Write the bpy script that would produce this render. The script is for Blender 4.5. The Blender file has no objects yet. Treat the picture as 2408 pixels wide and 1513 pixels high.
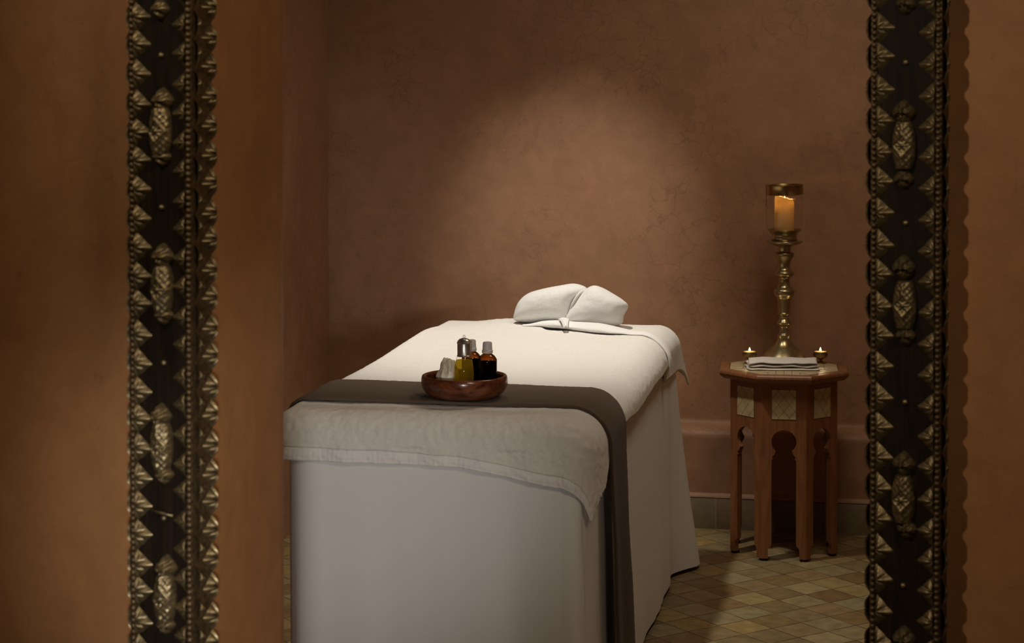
import bpy, bmesh, math, random
from mathutils import Vector, Matrix, noise
random.seed(7)
PI = math.pi
S = bpy.context.scene
COL = S.collection
sin, cos, rad = math.sin, math.cos, math.radians

# ------------------------------------------------------------------ camera, world, lights, exposure
W_PX, H_PX, F_PX = 2408, 1513, 4600.0
EYE, PITCH, HORIZON = 1.42, rad(1.0), 190.0
cam_d = bpy.data.cameras.new('camera')
cam = bpy.data.objects.new('camera', cam_d); COL.objects.link(cam)
cam.location = (0, 0, EYE); cam.rotation_euler = (PI/2 - PITCH, 0, 0)
cam_d.sensor_width = 36.0; cam_d.lens = 36.0*F_PX/W_PX
PP_Y = HORIZON + F_PX*math.tan(PITCH)
cam_d.shift_y = -(H_PX/2 - PP_Y)/W_PX
cam_d.dof.use_dof = True; cam_d.dof.focus_distance = 4.9; cam_d.dof.aperture_fstop = 9.0
cam_d.clip_start = 0.05
S.camera = cam

vs = S.view_settings
vs.view_transform = 'Standard'; vs.look = 'None'; vs.exposure = 0.0; vs.gamma = 1.0
vs.use_curve_mapping = False

world = bpy.data.worlds.new('world'); S.world = world; world.use_nodes = True
world.node_tree.nodes['Background'].inputs[0].default_value = (1.0, 0.72, 0.48, 1)
world.node_tree.nodes['Background'].inputs[1].default_value = 0.045

def lamp(name, kind, loc, energy, color, target=None, size=0.1, spot=None, blend=0.5):
    d = bpy.data.lights.new(name, kind); d.energy = energy; d.color = color
    if kind == 'AREA': d.shape = 'DISK'; d.size = size
    else: d.shadow_soft_size = size
    if kind == 'SPOT': d.spot_size = spot; d.spot_blend = blend
    o = bpy.data.objects.new(name, d); COL.objects.link(o); o.location = loc
    if target is not None:
        o.rotation_euler = (Vector(target) - Vector(loc)).to_track_quat('-Z', 'Y').to_euler()
    return o
# treatment room: ceiling downlights, then one added fill spot
lamp('ceiling_downlight', 'SPOT', (-0.05, 5.26, 2.55), 126, (1.0, 0.94, 0.84), (0.02, 5.33, 0.7), 0.05, rad(65), 1.0)
lamp('wall_accent_downlight', 'SPOT', (-0.10, 4.55, 2.55), 108, (1.0, 0.91, 0.78), (0.18, 6.25, 0.97), 0.05, rad(25), 1.0)
lamp('added_corner_fill', 'SPOT', (0.85, 4.85, 2.45), 36, (1.0, 0.86, 0.66), (0.60, 5.4, 0), 0.25, rad(165), 1.0)  # added unseen fill, brightens the right of the bed and the wall
# lamps of the front room
lamp('front_room_lamp', 'SPOT', (-0.16, 0.7, 0.95), 115, (1.0, 0.98, 0.95), (-0.46, 4.2, 0.65), 0.10, rad(24), 1.0)
lamp('front_room_left_lamp', 'SPOT', (-1.1, 1.6, 2.5), 66, (1.0, 0.86, 0.64), (0.92, 3.0, 1.0), 0.05, rad(77), 1.0)
lamp('front_room_side_lamp', 'SPOT', (1.0, 1.0, 2.45), 78, (1.0, 0.82, 0.58), (-0.40, 3.0, 1.05), 0.35, rad(64), 1.0)

# ------------------------------------------------------------------ materials
def nn(nt, t, **kw):
    n = nt.nodes.new(t)
    for k, v in kw.items(): setattr(n, k, v)
    return n
def principled(name, color=(0.8, 0.8, 0.8), rough=0.6, metal=0.0, spec=0.5, **extra):
    m = bpy.data.materials.new(name); m.use_nodes = True
    b = m.node_tree.nodes['Principled BSDF']
    b.inputs['Base Color'].default_value = (*color, 1)
    b.inputs['Roughness'].default_value = rough
    b.inputs['Metallic'].default_value = metal
    b.inputs['Specular IOR Level'].default_value = spec
    for k, v in extra.items(): b.inputs[k].default_value = v
    return m, m.node_tree, b
def coords(nt, scale=(1, 1, 1), rot=(0, 0, 0), kind='Object'):
    tc = nn(nt, 'ShaderNodeTexCoord'); mp = nn(nt, 'ShaderNodeMapping')
    mp.inputs['Scale'].default_value = scale; mp.inputs['Rotation'].default_value = rot
    nt.links.new(tc.outputs[kind], mp.inputs['Vector'])
    return mp.outputs['Vector']
def noise_tex(nt, vec, scale, detail=4, rough=0.55, dist=0.0):
    n = nn(nt, 'ShaderNodeTexNoise'); n.inputs['Scale'].default_value = scale
    n.inputs['Detail'].default_value = detail; n.inputs['Roughness'].default_value = rough
    n.inputs['Distortion'].default_value = dist
    if vec is not None: nt.links.new(vec, n.inputs['Vector'])
    return n.outputs['Fac']
def ramp(nt, fac, stops):
    r = nn(nt, 'ShaderNodeValToRGB'); e = r.color_ramp.elements
    while len(e) < len(stops): e.new(0.5)
    for el, (p, c) in zip(e, stops): el.position = p; el.color = (*c, 1)
    nt.links.new(fac, r.inputs['Fac'])
    return r.outputs['Color']
def mix(nt, a, b, fac, mode='MIX'):
    m = nn(nt, 'ShaderNodeMix', data_type='RGBA', blend_type=mode)
    for s, v in ((m.inputs[0], fac), (m.inputs[6], a), (m.inputs[7], b)):
        if isinstance(v, (int, float)): s.default_value = v
        elif isinstance(v, tuple): s.default_value = (*v, 1)
        else: nt.links.new(v, s)
    return m.outputs[2]
def math_n(nt, op, a, b=None, c=None):
    m = nn(nt, 'ShaderNodeMath', operation=op)
    for s, v in zip(m.inputs, (a, b, c)):
        if v is None: continue
        if isinstance(v, (int, float)): s.default_value = v
        else: nt.links.new(v, s)
    return m.outputs[0]
def bump(nt, b, height, strength=0.3, dist=0.01):
    n = nn(nt, 'ShaderNodeBump'); n.inputs['Strength'].default_value = strength
    n.inputs['Distance'].default_value = dist
    nt.links.new(height, n.inputs['Height']); nt.links.new(n.outputs['Normal'], b.inputs['Normal'])

def plaster(name, base, dark, veins=0.42):
    m, nt, b = principled(name, rough=0.55, spec=0.35)
    v = coords(nt)
    n1 = noise_tex(nt, v, 2.2, 5, 0.6, 0.4); n2 = noise_tex(nt, v, 14, 6, 0.65, 0.6)
    f = math_n(nt, 'MULTIPLY_ADD', n2, 0.55, math_n(nt, 'MULTIPLY', n1, 0.5))
    c = ramp(nt, f, [(0.34, dark), (0.66, base)])
    # trowel veins : warped cell borders
    dn = nn(nt, 'ShaderNodeTexNoise'); dn.inputs['Scale'].default_value = 6; dn.inputs['Detail'].default_value = 5
    nt.links.new(v, dn.inputs['Vector'])
    wv = nn(nt, 'ShaderNodeVectorMath', operation='MULTIPLY_ADD')
    nt.links.new(dn.outputs['Color'], wv.inputs[0]); wv.inputs[1].default_value = (0.28,)*3; nt.links.new(v, wv.inputs[2])
    vo = nn(nt, 'ShaderNodeTexVoronoi', feature='DISTANCE_TO_EDGE'); vo.inputs['Scale'].default_value = 13.0
    nt.links.new(wv.outputs[0], vo.inputs['Vector'])
    ve = nn(nt, 'ShaderNodeMapRange'); nt.links.new(vo.outputs['Distance'], ve.inputs['Value'])
    ve.inputs['From Min'].default_value = 0.0; ve.inputs['From Max'].default_value = 0.035
    ve.inputs['To Min'].default_value = 1.0; ve.inputs['To Max'].default_value = 0.0
    msk = ramp(nt, noise_tex(nt, v, 3.1, 3), [(0.42, (0, 0, 0)), (0.62, (1, 1, 1))])
    fac = math_n(nt, 'MULTIPLY', math_n(nt, 'MULTIPLY', ve.outputs[0], veins), msk)
    c2 = mix(nt, c, tuple(x*0.55 for x in dark), fac)
    # small pits
    pit = ramp(nt, noise_tex(nt, v, 55, 2), [(0.69, (0, 0, 0)), (0.74, (1, 1, 1))])
    c3 = mix(nt, c2, tuple(x*0.7 for x in dark), math_n(nt, 'MULTIPLY', pit, 0.35))
    nt.links.new(c3, b.inputs['Base Color'])
    bump(nt, b, noise_tex(nt, v, 26, 5, 0.6), 0.12, 0.006)
    return m
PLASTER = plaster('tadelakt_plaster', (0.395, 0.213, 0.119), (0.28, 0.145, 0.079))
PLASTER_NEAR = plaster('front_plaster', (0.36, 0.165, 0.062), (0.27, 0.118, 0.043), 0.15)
PLASTER_PALE, _, _ = principled('ceiling_plaster', (0.42, 0.28, 0.18), 0.8)

def tiles():
    m, nt, b = principled('zellige_tiles', rough=0.42, spec=0.4)
    v = coords(nt, (10, 10, 10), (0, 0, rad(-34.2)))
    wob = nn(nt, 'ShaderNodeTexNoise'); wob.inputs['Scale'].default_value = 0.9; wob.inputs['Detail'].default_value = 3
    nt.links.new(v, wob.inputs['Vector'])
    wv = nn(nt, 'ShaderNodeVectorMath', operation='MULTIPLY_ADD')
    nt.links.new(wob.outputs['Color'], wv.inputs[0]); wv.inputs[1].default_value = (0.12, 0.12, 0); nt.links.new(v, wv.inputs[2])
    sx = nn(nt, 'ShaderNodeSeparateXYZ'); nt.links.new(wv.outputs[0], sx.inputs[0])
    ids, ds = [], []
    for ax in ('X', 'Y'):
        ids.append(math_n(nt, 'FLOOR', sx.outputs[ax]))
        fr = math_n(nt, 'FRACT', sx.outputs[ax])
        ds.append(math_n(nt, 'MINIMUM', fr, math_n(nt, 'SUBTRACT', 1.0, fr)))
    cx = nn(nt, 'ShaderNodeCombineXYZ'); nt.links.new(ids[0], cx.inputs[0]); nt.links.new(ids[1], cx.inputs[1])
    wn = nn(nt, 'ShaderNodeTexWhiteNoise', noise_dimensions='3D'); nt.links.new(cx.outputs[0], wn.inputs['Vector'])
    c = ramp(nt, wn.outputs['Value'], [(0.0, (0.18, 0.112, 0.046)), (0.18, (0.22, 0.150, 0.060)), (0.35, (0.20, 0.160, 0.080)),
        (0.52, (0.27, 0.180, 0.082)), (0.68, (0.25, 0.215, 0.115)), (0.84, (0.29, 0.205, 0.072)), (1.0, (0.31, 0.245, 0.125))])
    n = noise_tex(nt, v, 2.6, 5, 0.6)
    c = mix(nt, c, ramp(nt, n, [(0.3, (0.55, 0.5, 0.45)), (0.7, (1.12, 1.1, 1.05))]), 0.7, 'MULTIPLY')
    d = math_n(nt, 'MINIMUM', ds[0], ds[1])
    g = nn(nt, 'ShaderNodeMapRange', interpolation_type='SMOOTHSTEP'); nt.links.new(d, g.inputs['Value'])
    wd = math_n(nt, 'MULTIPLY_ADD', noise_tex(nt, v, 1.7, 3), 0.085, -0.012)
    nt.links.new(wd, g.inputs['From Max']); g.inputs['From Min'].default_value = 0.0
    c = mix(nt, (0.055, 0.040, 0.022), c, g.outputs[0])
    nt.links.new(c, b.inputs['Base Color'])
    h = math_n(nt, 'ADD', g.outputs[0], math_n(nt, 'MULTIPLY', wn.outputs['Value'], 0.4))
    h = math_n(nt, 'ADD', h, math_n(nt, 'MULTIPLY', n, 0.5))
    bump(nt, b, h, 0.35, 0.004)
    return m
TILES = tiles()

def skirting_tiles():
    m, nt, b = principled('skirting_tiles', rough=0.5, spec=0.3)
    v = coords(nt, (10, 10, 10))
    sx = nn(nt, 'ShaderNodeSeparateXYZ'); nt.links.new(v, sx.inputs[0])
    xx = math_n(nt, 'MULTIPLY', sx.outputs['X'], 0.62)
    fr = math_n(nt, 'FRACT', xx); idn = math_n(nt, 'FLOOR', xx)
    d = math_n(nt, 'MINIMUM', fr, math_n(nt, 'SUBTRACT', 1.0, fr))
    wn = nn(nt, 'ShaderNodeTexWhiteNoise', noise_dimensions='1D'); nt.links.new(idn, wn.inputs['W'])
    c = ramp(nt, wn.outputs['Value'], [(0, (0.17, 0.12, 0.065)), (1, (0.20, 0.155, 0.09))])
    n = noise_tex(nt, v, 1.4, 6, 0.65)
    c = mix(nt, c, ramp(nt, n, [(0.3, (0.7, 0.7, 0.7)), (0.7, (1.2, 1.2, 1.2))]), 0.8, 'MULTIPLY')
    g = nn(nt, 'ShaderNodeMapRange'); nt.links.new(d, g.inputs['Value']); g.inputs['From Max'].default_value = 0.012
    c = mix(nt, (0.30, 0.24, 0.16), c, g.outputs[0])
    nt.links.new(c, b.inputs['Base Color']); bump(nt, b, n, 0.2, 0.005)
    return m
SKIRTING = skirting_tiles()

def cloth(name, color, terry=0.0, weave=0.0, sheen=0.2):
    m, nt, b = principled(name, color, 0.92, spec=0.15)
    b.inputs['Sheen Weight'].default_value = sheen; b.inputs['Sheen Roughness'].default_value = 0.5
    v = coords(nt)
    if terry:
        n = noise_tex(nt, v, 150, 8, 0.85, 0.6)
        h = math_n(nt, 'ADD', n, math_n(nt, 'MULTIPLY', noise_tex(nt, v, 45, 3, 0.6), 0.5))
        bump(nt, b, h, terry, 0.005)
        c = mix(nt, color, ramp(nt, n, [(0.32, (0.80, 0.79, 0.78)), (0.6, (1.04, 1.04, 1.04))]), 0.55, 'MULTIPLY')
        nt.links.new(c, b.inputs['Base Color'])
    if weave:
        n = noise_tex(nt, v, 500, 3, 0.7)
        h = math_n(nt, 'ADD', n, math_n(nt, 'MULTIPLY', noise_tex(nt, v, 9, 4), 1.2))
        bump(nt, b, h, weave, 0.003)
    return m
SHEET = cloth('cotton_sheet', (0.80, 0.79, 0.77), weave=0.2, sheen=0.08)
TERRY = cloth('terry_towel', (0.84, 0.81, 0.76), terry=0.38)
TERRY_SOFT = cloth('terry_soft', (0.87, 0.86, 0.84), terry=0.5)
RUNNER = cloth('brown_runner_cloth', (0.120, 0.086, 0.060), terry=0.35, sheen=0.08)
LINEN = cloth('napkin_linen', (0.78, 0.74, 0.68), weave=0.3, sheen=0.05)

def hem_mat():
    m, nt, b = principled('woven_hem', (0.84, 0.82, 0.79), 0.85, spec=0.2)
    v = coords(nt)
    n = noise_tex(nt, v, 60, 2); w = nn(nt, 'ShaderNodeTexWave'); w.inputs['Scale'].default_value = 28; w.inputs['Distortion'].default_value = 3
    nt.links.new(v, w.inputs['Vector'])
    bump(nt, b, math_n(nt, 'ADD', w.outputs['Fac'], n), 0.16, 0.003)
    return m
HEM = hem_mat()

def wood(name, a, c, scale=(30, 30, 3), rough=0.4, spec=0.5, dist=1.5):
    m, nt, b = principled(name, rough=rough, spec=spec)
    v = coords(nt, scale)
    n = noise_tex(nt, v, 1.0, 6, 0.6, dist)
    nt.links.new(ramp(nt, n, [(0.35, a), (0.65, c)]), b.inputs['Base Color'])
    bump(nt, b, n, 0.12, 0.003)
    return m
CEDAR = wood('cedar_wood', (0.185, 0.068, 0.025), (0.27, 0.108, 0.041), (45, 45, 4))
EBONY = wood('dark_post_wood', (0.008, 0.005, 0.003), (0.018, 0.011, 0.006), (60, 60, 5), 0.6, 0.12)
TRAYWOOD = wood('polished_tray_wood', (0.055, 0.014, 0.006), (0.21, 0.062, 0.022), (9, 9, 22), 0.22, 0.6, 2.5)

def brass(name, lo, hi, rough, metal=0.9, sc=60):
    m, nt, b = principled(name, rough=rough, metal=metal)
    v = coords(nt); n = noise_tex(nt, v, sc, 5, 0.65)
    nt.links.new(ramp(nt, n, [(0.35, lo), (0.65, hi)]), b.inputs['Base Color'])
    bump(nt, b, n, 0.15, 0.002)
    return m
BRASS_STUD = brass('aged_brass', (0.105, 0.076, 0.040), (0.27, 0.205, 0.105), 0.40, 0.75, 140)
BRASS_DARK = brass('dull_brass', (0.07, 0.045, 0.022), (0.17, 0.11, 0.055), 0.5, 0.7, 140)
BRASS = brass('candlestick_brass', (0.33, 0.26, 0.13), (0.46, 0.37, 0.20), 0.30, 0.92, 30)
BRASS_CUP = brass('holder_brass', (0.30, 0.20, 0.08), (0.42, 0.29, 0.12), 0.32, 1.0, 60)
SILVER = brass('tarnished_silver', (0.36, 0.33, 0.29), (0.66, 0.61, 0.54), 0.32, 0.9, 50)

def inlay():
    m, nt, b = principled('bone_inlay', rough=0.4, spec=0.4)
    v = coords(nt, (1, 1, 1))
    n = noise_tex(nt, v, 40, 4)
    att = nn(nt, 'ShaderNodeObjectInfo')
    c = ramp(nt, n, [(0.3, (0.43, 0.33, 0.17)), (0.7, (0.56, 0.45, 0.26))])
    nt.links.new(c, b.inputs['Base Color'])
    return m
BONE = inlay()
JOINT, _, _ = principled('inlay_joint', (0.10, 0.065, 0.03), 0.8)
RUBBER, _, _ = principled('black_foot', (0.012, 0.011, 0.010), 0.7)
CAPPLASTIC, _, _ = principled('white_cap_plastic', (0.62, 0.58, 0.55), 0.45)
TIN, _, _ = principled('tealight_tin', (0.6, 0.55, 0.45), 0.3, 0.9)
WICK, _, _ = principled('wick', (0.02, 0.015, 0.01), 0.9)

def thin_glass(name, tint=(1, 1, 1), gloss=1.0, edge=None):
    m = bpy.data.materials.new(name); m.use_nodes = True; nt = m.node_tree; nt.nodes.clear()
    out = nn(nt, 'ShaderNodeOutputMaterial'); mx = nn(nt, 'ShaderNodeMixShader')
    tr = nn(nt, 'ShaderNodeBsdfTransparent'); tr.inputs[0].default_value = (*tint, 1)
    gl = nn(nt, 'ShaderNodeBsdfGlossy'); gl.inputs['Roughness'].default_value = 0.04
    lw = nn(nt, 'ShaderNodeLayerWeight'); lw.inputs['Blend'].default_value = 0.5
    f4 = math_n(nt, 'POWER', lw.outputs['Facing'], 4.0)
    if edge:
        f1 = math_n(nt, 'POWER', lw.outputs['Facing'], 0.9)
        nt.links.new(mix(nt, tint, edge, f1), tr.inputs[0])
    nt.links.new(math_n(nt, 'MULTIPLY', math_n(nt, 'MULTIPLY_ADD', f4, 0.6, 0.035), gloss), mx.inputs[0])
    nt.links.new(tr.outputs[0], mx.inputs[1]); nt.links.new(gl.outputs[0], mx.inputs[2])
    nt.links.new(mx.outputs[0], out.inputs[0])
    return m
GLASS = thin_glass('clear_glass', (0.97, 0.96, 0.94), 0.9)
AMBER = thin_glass('amber_glass', (0.50, 0.23, 0.07), 1.0, (0.02, 0.006, 0.002))
def liquid(name, tint, body, share):
    m = bpy.data.materials.new(name); m.use_nodes = True; nt = m.node_tree; nt.nodes.clear()
    out = nn(nt, 'ShaderNodeOutputMaterial'); mx = nn(nt, 'ShaderNodeMixShader'); mx.inputs[0].default_value = share
    tr = nn(nt, 'ShaderNodeBsdfTransparent'); tr.inputs[0].default_value = (*tint, 1)
    tl = nn(nt, 'ShaderNodeBsdfTranslucent'); tl.inputs[0].default_value = (*body, 1)
    nt.links.new(tr.outputs[0], mx.inputs[1]); nt.links.new(tl.outputs[0], mx.inputs[2]); nt.links.new(mx.outputs[0], out.inputs[0])
    return m
OIL = liquid('golden_oil', (0.82, 0.68, 0.17), (0.95, 0.78, 0.16), 0.45)
DARKOIL = liquid('dark_oil', (0.06, 0.02, 0.008), (0.03, 0.012, 0.004), 0.5)

def wax():
    m = bpy.data.materials.new('candle_wax'); m.use_nodes = True; nt = m.node_tree
    b = nt.nodes['Principled BSDF']; out = nt.nodes['Material Output']
    b.inputs['Base Color'].default_value = (0.62, 0.44, 0.22, 1); b.inputs['Roughness'].default_value = 0.45
    tl = nn(nt, 'ShaderNodeBsdfTranslucent'); tl.inputs[0].default_value = (0.92, 0.70, 0.38, 1)
    mx = nn(nt, 'ShaderNodeMixShader'); mx.inputs[0].default_value = 0.5
    nt.links.new(b.outputs[0], mx.inputs[1]); nt.links.new(tl.outputs[0], mx.inputs[2]); nt.links.new(mx.outputs[0], out.inputs[0])
    return m
WAX = wax()
def flame_mat(name, strength):
    m = bpy.data.materials.new(name); m.use_nodes = True; nt = m.node_tree; nt.nodes.clear()
    out = nn(nt, 'ShaderNodeOutputMaterial'); e = nn(nt, 'ShaderNodeEmission')
    e.inputs[0].default_value = (1.0, 0.72, 0.33, 1); e.inputs[1].default_value = strength
    nt.links.new(e.outputs[0], out.inputs[0]); return m
FLAME = flame_mat('candle_flame', 9.0)
def stone_mat():
    m, nt, b = principled('pale_stone', (0.60, 0.52, 0.40), 0.35, spec=0.5)
    v = coords(nt); n = noise_tex(nt, v, 40, 4, 0.6, 1.0)
    nt.links.new(ramp(nt, n, [(0.3, (0.58, 0.50, 0.37)), (0.7, (0.82, 0.74, 0.60))]), b.inputs['Base Color'])
    b.inputs['Subsurface Weight'].default_value = 0.2; b.inputs['Subsurface Radius'].default_value = (0.01, 0.007, 0.004)
    return m
STONE = stone_mat()

# ------------------------------------------------------------------ object helpers
def obj(name, verts, faces, mat, parent=None, smooth=True, loc=None, rot=None):
    me = bpy.data.meshes.new(name); me.from_pydata([tuple(v) for v in verts], [], faces); me.update()
    me.materials.append(mat)
    if smooth: me.polygons.foreach_set('use_smooth', [True]*len(me.polygons))
    o = bpy.data.objects.new(name, me); COL.objects.link(o)
    if parent: o.parent = parent
    if loc: o.location = loc
    if rot: o.rotation_euler = rot
    return o
def from_bm(name, bm, mat, parent=None, smooth=True, loc=None, rot=None):
    bmesh.ops.recalc_face_normals(bm, faces=bm.faces)
    me = bpy.data.meshes.new(name); bm.to_mesh(me); bm.free(); me.materials.append(mat)
    if smooth: me.polygons.foreach_set('use_smooth', [True]*len(me.polygons))
    o = bpy.data.objects.new(name, me); COL.objects.link(o)
    if parent: o.parent = parent
    if loc: o.location = loc
    if rot: o.rotation_euler = rot
    return o
def autosmooth(o, ang=35):
    bm = bmesh.new(); bm.from_mesh(o.data)
    for e in bm.edges:
        if len(e.link_faces) == 2 and e.calc_face_angle(0) > rad(ang): e.smooth = False
    bm.to_mesh(o.data); bm.free()
    return o
def tag(o, label=None, cat=None, group=None, kind=None):
    if label: o['label'] = label
    if cat: o['category'] = cat
    if group: o['group'] = group
    if kind: o['kind'] = kind
    return o
def thing(name, label, cat, loc=(0, 0, 0), rz=0.0, group=None):
    o = bpy.data.objects.new(name, None); COL.objects.link(o); o.location = loc; o.rotation_euler = (0, 0, rz)
    o.empty_display_size = 0.05
    return tag(o, label, cat, group)
def lathe(prof, seg=48, cap=True):
    V, F = [], []
    n = len(prof)
    for r, z in prof:
        for k in range(seg):
            a = 2*PI*k/seg; V.append((r*cos(a), r*sin(a), z))
    for i in range(n-1):
        for k in range(seg):
            k2 = (k+1) % seg
            F.append((i*seg+k, i*seg+k2, (i+1)*seg+k2, (i+1)*seg+k))
    if cap:
        F.append(tuple(range(seg))[::-1]); F.append(tuple((n-1)*seg+k for k in range(seg)))
    return V, F
def smooth_prof(pts, sub=5):
    out = []
    for i in range(len(pts)-1):
        p0 = pts[max(i-1, 0)]; p1 = pts[i]; p2 = pts[i+1]; p3 = pts[min(i+2, len(pts)-1)]
        for k in range(sub):
            t = k/sub
            out.append(tuple(0.5*((2*p1[j]) + (-p0[j]+p2[j])*t + (2*p0[j]-5*p1[j]+4*p2[j]-p3[j])*t*t + (-p0[j]+3*p1[j]-3*p2[j]+p3[j])*t**3) for j in (0, 1)))
    out.append(pts[-1])
    return [(max(r, 0.0005), z) for r, z in out]
def box_bm(bm, x0, x1, y0, y1, z0, z1):
    vs_ = [bm.verts.new(p) for p in ((x0,y0,z0),(x1,y0,z0),(x1,y1,z0),(x0,y1,z0),(x0,y0,z1),(x1,y0,z1),(x1,y1,z1),(x0,y1,z1))]
    for f in ((0,3,2,1),(4,5,6,7),(0,1,5,4),(1,2,6,5),(2,3,7,6),(3,0,4,7)): bm.faces.new([vs_[i] for i in f])
def prism_z(poly, z0, z1):
    n = len(poly)
    V = [(x, y, z0) for x, y in poly] + [(x, y, z1) for x, y in poly]
    F = [tuple(range(n))[::-1], tuple(range(n, 2*n))] + [(i, (i+1) % n, n+(i+1) % n, n+i) for i in range(n)]
    return V, F
def grid_faces(nu, nv, base=0):
    return [(base+i*nv+j, base+(i+1)*nv+j, base+(i+1)*nv+j+1, base+i*nv+j+1) for i in range(nu-1) for j in range(nv-1)]
def solidify(o, t, offset=-1.0):
    md = o.modifiers.new('thickness', 'SOLIDIFY'); md.thickness = t; md.offset = offset; return o
def tube(pts, r, seg=8):
    V, F = [], []
    pts = [Vector(p) for p in pts]
    up = Vector((0.13, 0.31, 0.94))
    for i, p in enumerate(pts):
        d = (pts[min(i+1, len(pts)-1)] - pts[max(i-1, 0)]).normalized()
        a = d.cross(up).normalized(); b = d.cross(a)
        for k in range(seg):
            t = 2*PI*k/seg; V.append(p + (a*cos(t) + b*sin(t))*r)
    for i in range(len(pts)-1):
        for k in range(seg): F.append((i*seg+k, i*seg+(k+1) % seg, (i+1)*seg+(k+1) % seg, (i+1)*seg+k))
    F.append(tuple(range(seg))[::-1]); F.append(tuple((len(pts)-1)*seg+k for k in range(seg)))
    return V, F
def n3(x, y, z=0.0): return noise.noise(Vector((x, y, z)))
def sstep(a, b, x):
    t = min(1, max(0, (x-a)/(b-a))); return t*t*(3-2*t)

# ------------------------------------------------------------------ room setting
TH = rad(11.2)                      # the room and the table are turned by this much against the view
ST, CT = sin(TH), cos(TH)
def room(u, v): return (u*ST + v*CT, u*CT - v*ST)      # u: depth along the room, v: to the right
U_BACK = 6.178                      # plane of the skirting along the rear wall
V_LEFT, V_RIGHT = -1.865, 0.55
ROOM_H = 2.6
NEAR_U = 2.95

def struct(o): o['kind'] = 'structure'; return o
def poly_room(pts): return [room(u, v) for u, v in pts]
V, F = prism_z([(-3.2, -1.5), (3.2, -1.5), (3.2, 7.0), (-3.2, 7.0)], -0.1, 0.0)
struct(obj('floor', V, F, TILES, smooth=False))
V, F = prism_z([(-3.2, 1.2), (3.2, 1.2), (3.2, 7.0), (-3.2, 7.0)], ROOM_H, ROOM_H+0.1)
struct(obj('ceiling', V, F, PLASTER_PALE, smooth=False))
# rear wall with its thicker lower part and rounded ledge, one section swept along v
def sweep_v(sec, v0, v1, mat, name, nseg=24):
    n = len(sec); Vv = []
    for k in range(nseg+1):
        v = v0 + (v1-v0)*k/nseg
        for u, z in sec:
            x, y = room(u, v); Vv.append((x, y, z))
    Ff = [(k*n+i, (k+1)*n+i, (k+1)*n+(i+1) % n, k*n+(i+1) % n) for k in range(nseg) for i in range(n)]
    Ff += [tuple(range(n)), tuple(nseg*n+i for i in range(n))[::-1]]
    bm = bmesh.new(); vv = [bm.verts.new(p) for p in Vv]
    for f in Ff: bm.faces.new([vv[i] for i in f])
    return autosmooth(from_bm(name, bm, mat), 50)
UB = U_BACK
dado = [(UB+0.012, 0.0), (UB+0.012, 0.285)] + [(UB+0.012+0.028*(1-cos(a)), 0.285+0.028*sin(a)) for a in [PI/2*k/6 for k in range(1, 7)]]
dado += [(UB+0.075, 0.316)] + [(UB+0.075+0.02*sin(a), 0.336-0.02*cos(a)) for a in [PI/2*k/5 for k in range(1, 6)]]
sec = dado + [(UB+0.095, ROOM_H), (UB+0.4, ROOM_H), (UB+0.4, 0.0)]
struct(sweep_v(sec, V_LEFT-0.3, V_RIGHT+0.3, PLASTER, 'wall_back'))
sk = [(UB, 0.0), (UB, 0.096), (UB+0.003, 0.099), (UB+0.0115, 0.099), (UB+0.0115, 0.0)]
struct(sweep_v(sk, V_LEFT, V_RIGHT, SKIRTING, 'baseboard_back'))
tr = [(UB-0.001, 0.0992), (UB+0.001, 0.105), (UB+0.006, 0.110), (UB+0.0115, 0.112), (UB+0.0115, 0.0992)]
struct(sweep_v(tr, V_LEFT, V_RIGHT, PLASTER, 'trim_1'))
V, F = prism_z(poly_room([(3.30, V_LEFT), (UB+0.095, V_LEFT), (UB+0.095, V_LEFT-0.25), (3.30, V_LEFT-0.25)]), 0, ROOM_H)
struct(obj('wall_left', V, F, PLASTER, smooth=False))
V, F = prism_z(poly_room([(3.4, V_RIGHT), (UB+0.095, V_RIGHT), (UB+0.095, V_RIGHT+0.25), (3.4, V_RIGHT+0.25)]), 0, ROOM_H)
struct(obj('wall_right', V, F, PLASTER, smooth=False))

# front wall on both sides of the opening; its face is turned like the two studded posts
PSI = rad(-25.5)
PN = (sin(PSI), -cos(PSI)); PT = (cos(PSI), sin(PSI))          # face normal, direction along the face
def xpix(x, Y): return (x-1204.0)/F_PX*Y
post_specs = {'left': dict(c=(xpix(380, 2.72), 2.72), W=0.1045, T=0.046), 'right': dict(c=(xpix(2132, 3.0), 3.0), W=0.109, T=0.045)}
def rnd(poly_pt_prev, p, nxt, r, n=10):
    a = (Vector(poly_pt_prev)-Vector(p)).normalized(); b = (Vector(nxt)-Vector(p)).normalized()
    ang = a.angle(b); d = r/math.tan(ang/2)
    pa = Vector(p)+a*d; pb = Vector(p)+b*d
    c = Vector(p) + (a+b).normalized()*(r/sin(ang/2))
    va, vb = pa-c, pb-c
    tot = va.angle(vb); sgn = 1 if va.x*vb.y-va.y*vb.x > 0 else -1
    out = []
    for k in range(n+1):
        t = sgn*tot*k/n; out.append((c.x+va.x*cos(t)-va.y*sin(t), c.y+va.x*sin(t)+va.y*cos(t)))
    return out
sp = post_specs['left']
bx_, by_ = sp['c'][0]-PN[0]*sp['T'], sp['c'][1]-PN[1]*sp['T']  # centre of the back of the post
A = (bx_+PT[0]*sp['W']*0.44, by_+PT[1]*sp['W']*0.44)           # edge of the opening behind the post
tlen = 0.425
Bp = (A[0]+ST*tlen, A[1]+CT*tlen)
Cp = (Bp[0]-PT[0]*1.9, Bp[1]-PT[1]*1.9)
Dp = (A[0]-PT[0]*1.9, A[1]-PT[1]*1.9)
left_poly = rnd(Dp, A, Bp, 0.006, 4) + rnd(A, Bp, Cp, 0.14, 18) + [Cp, Dp]
V, F = prism_z(left_poly, 0, ROOM_H)
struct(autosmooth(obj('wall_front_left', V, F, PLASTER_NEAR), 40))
sp = post_specs['right']
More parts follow.
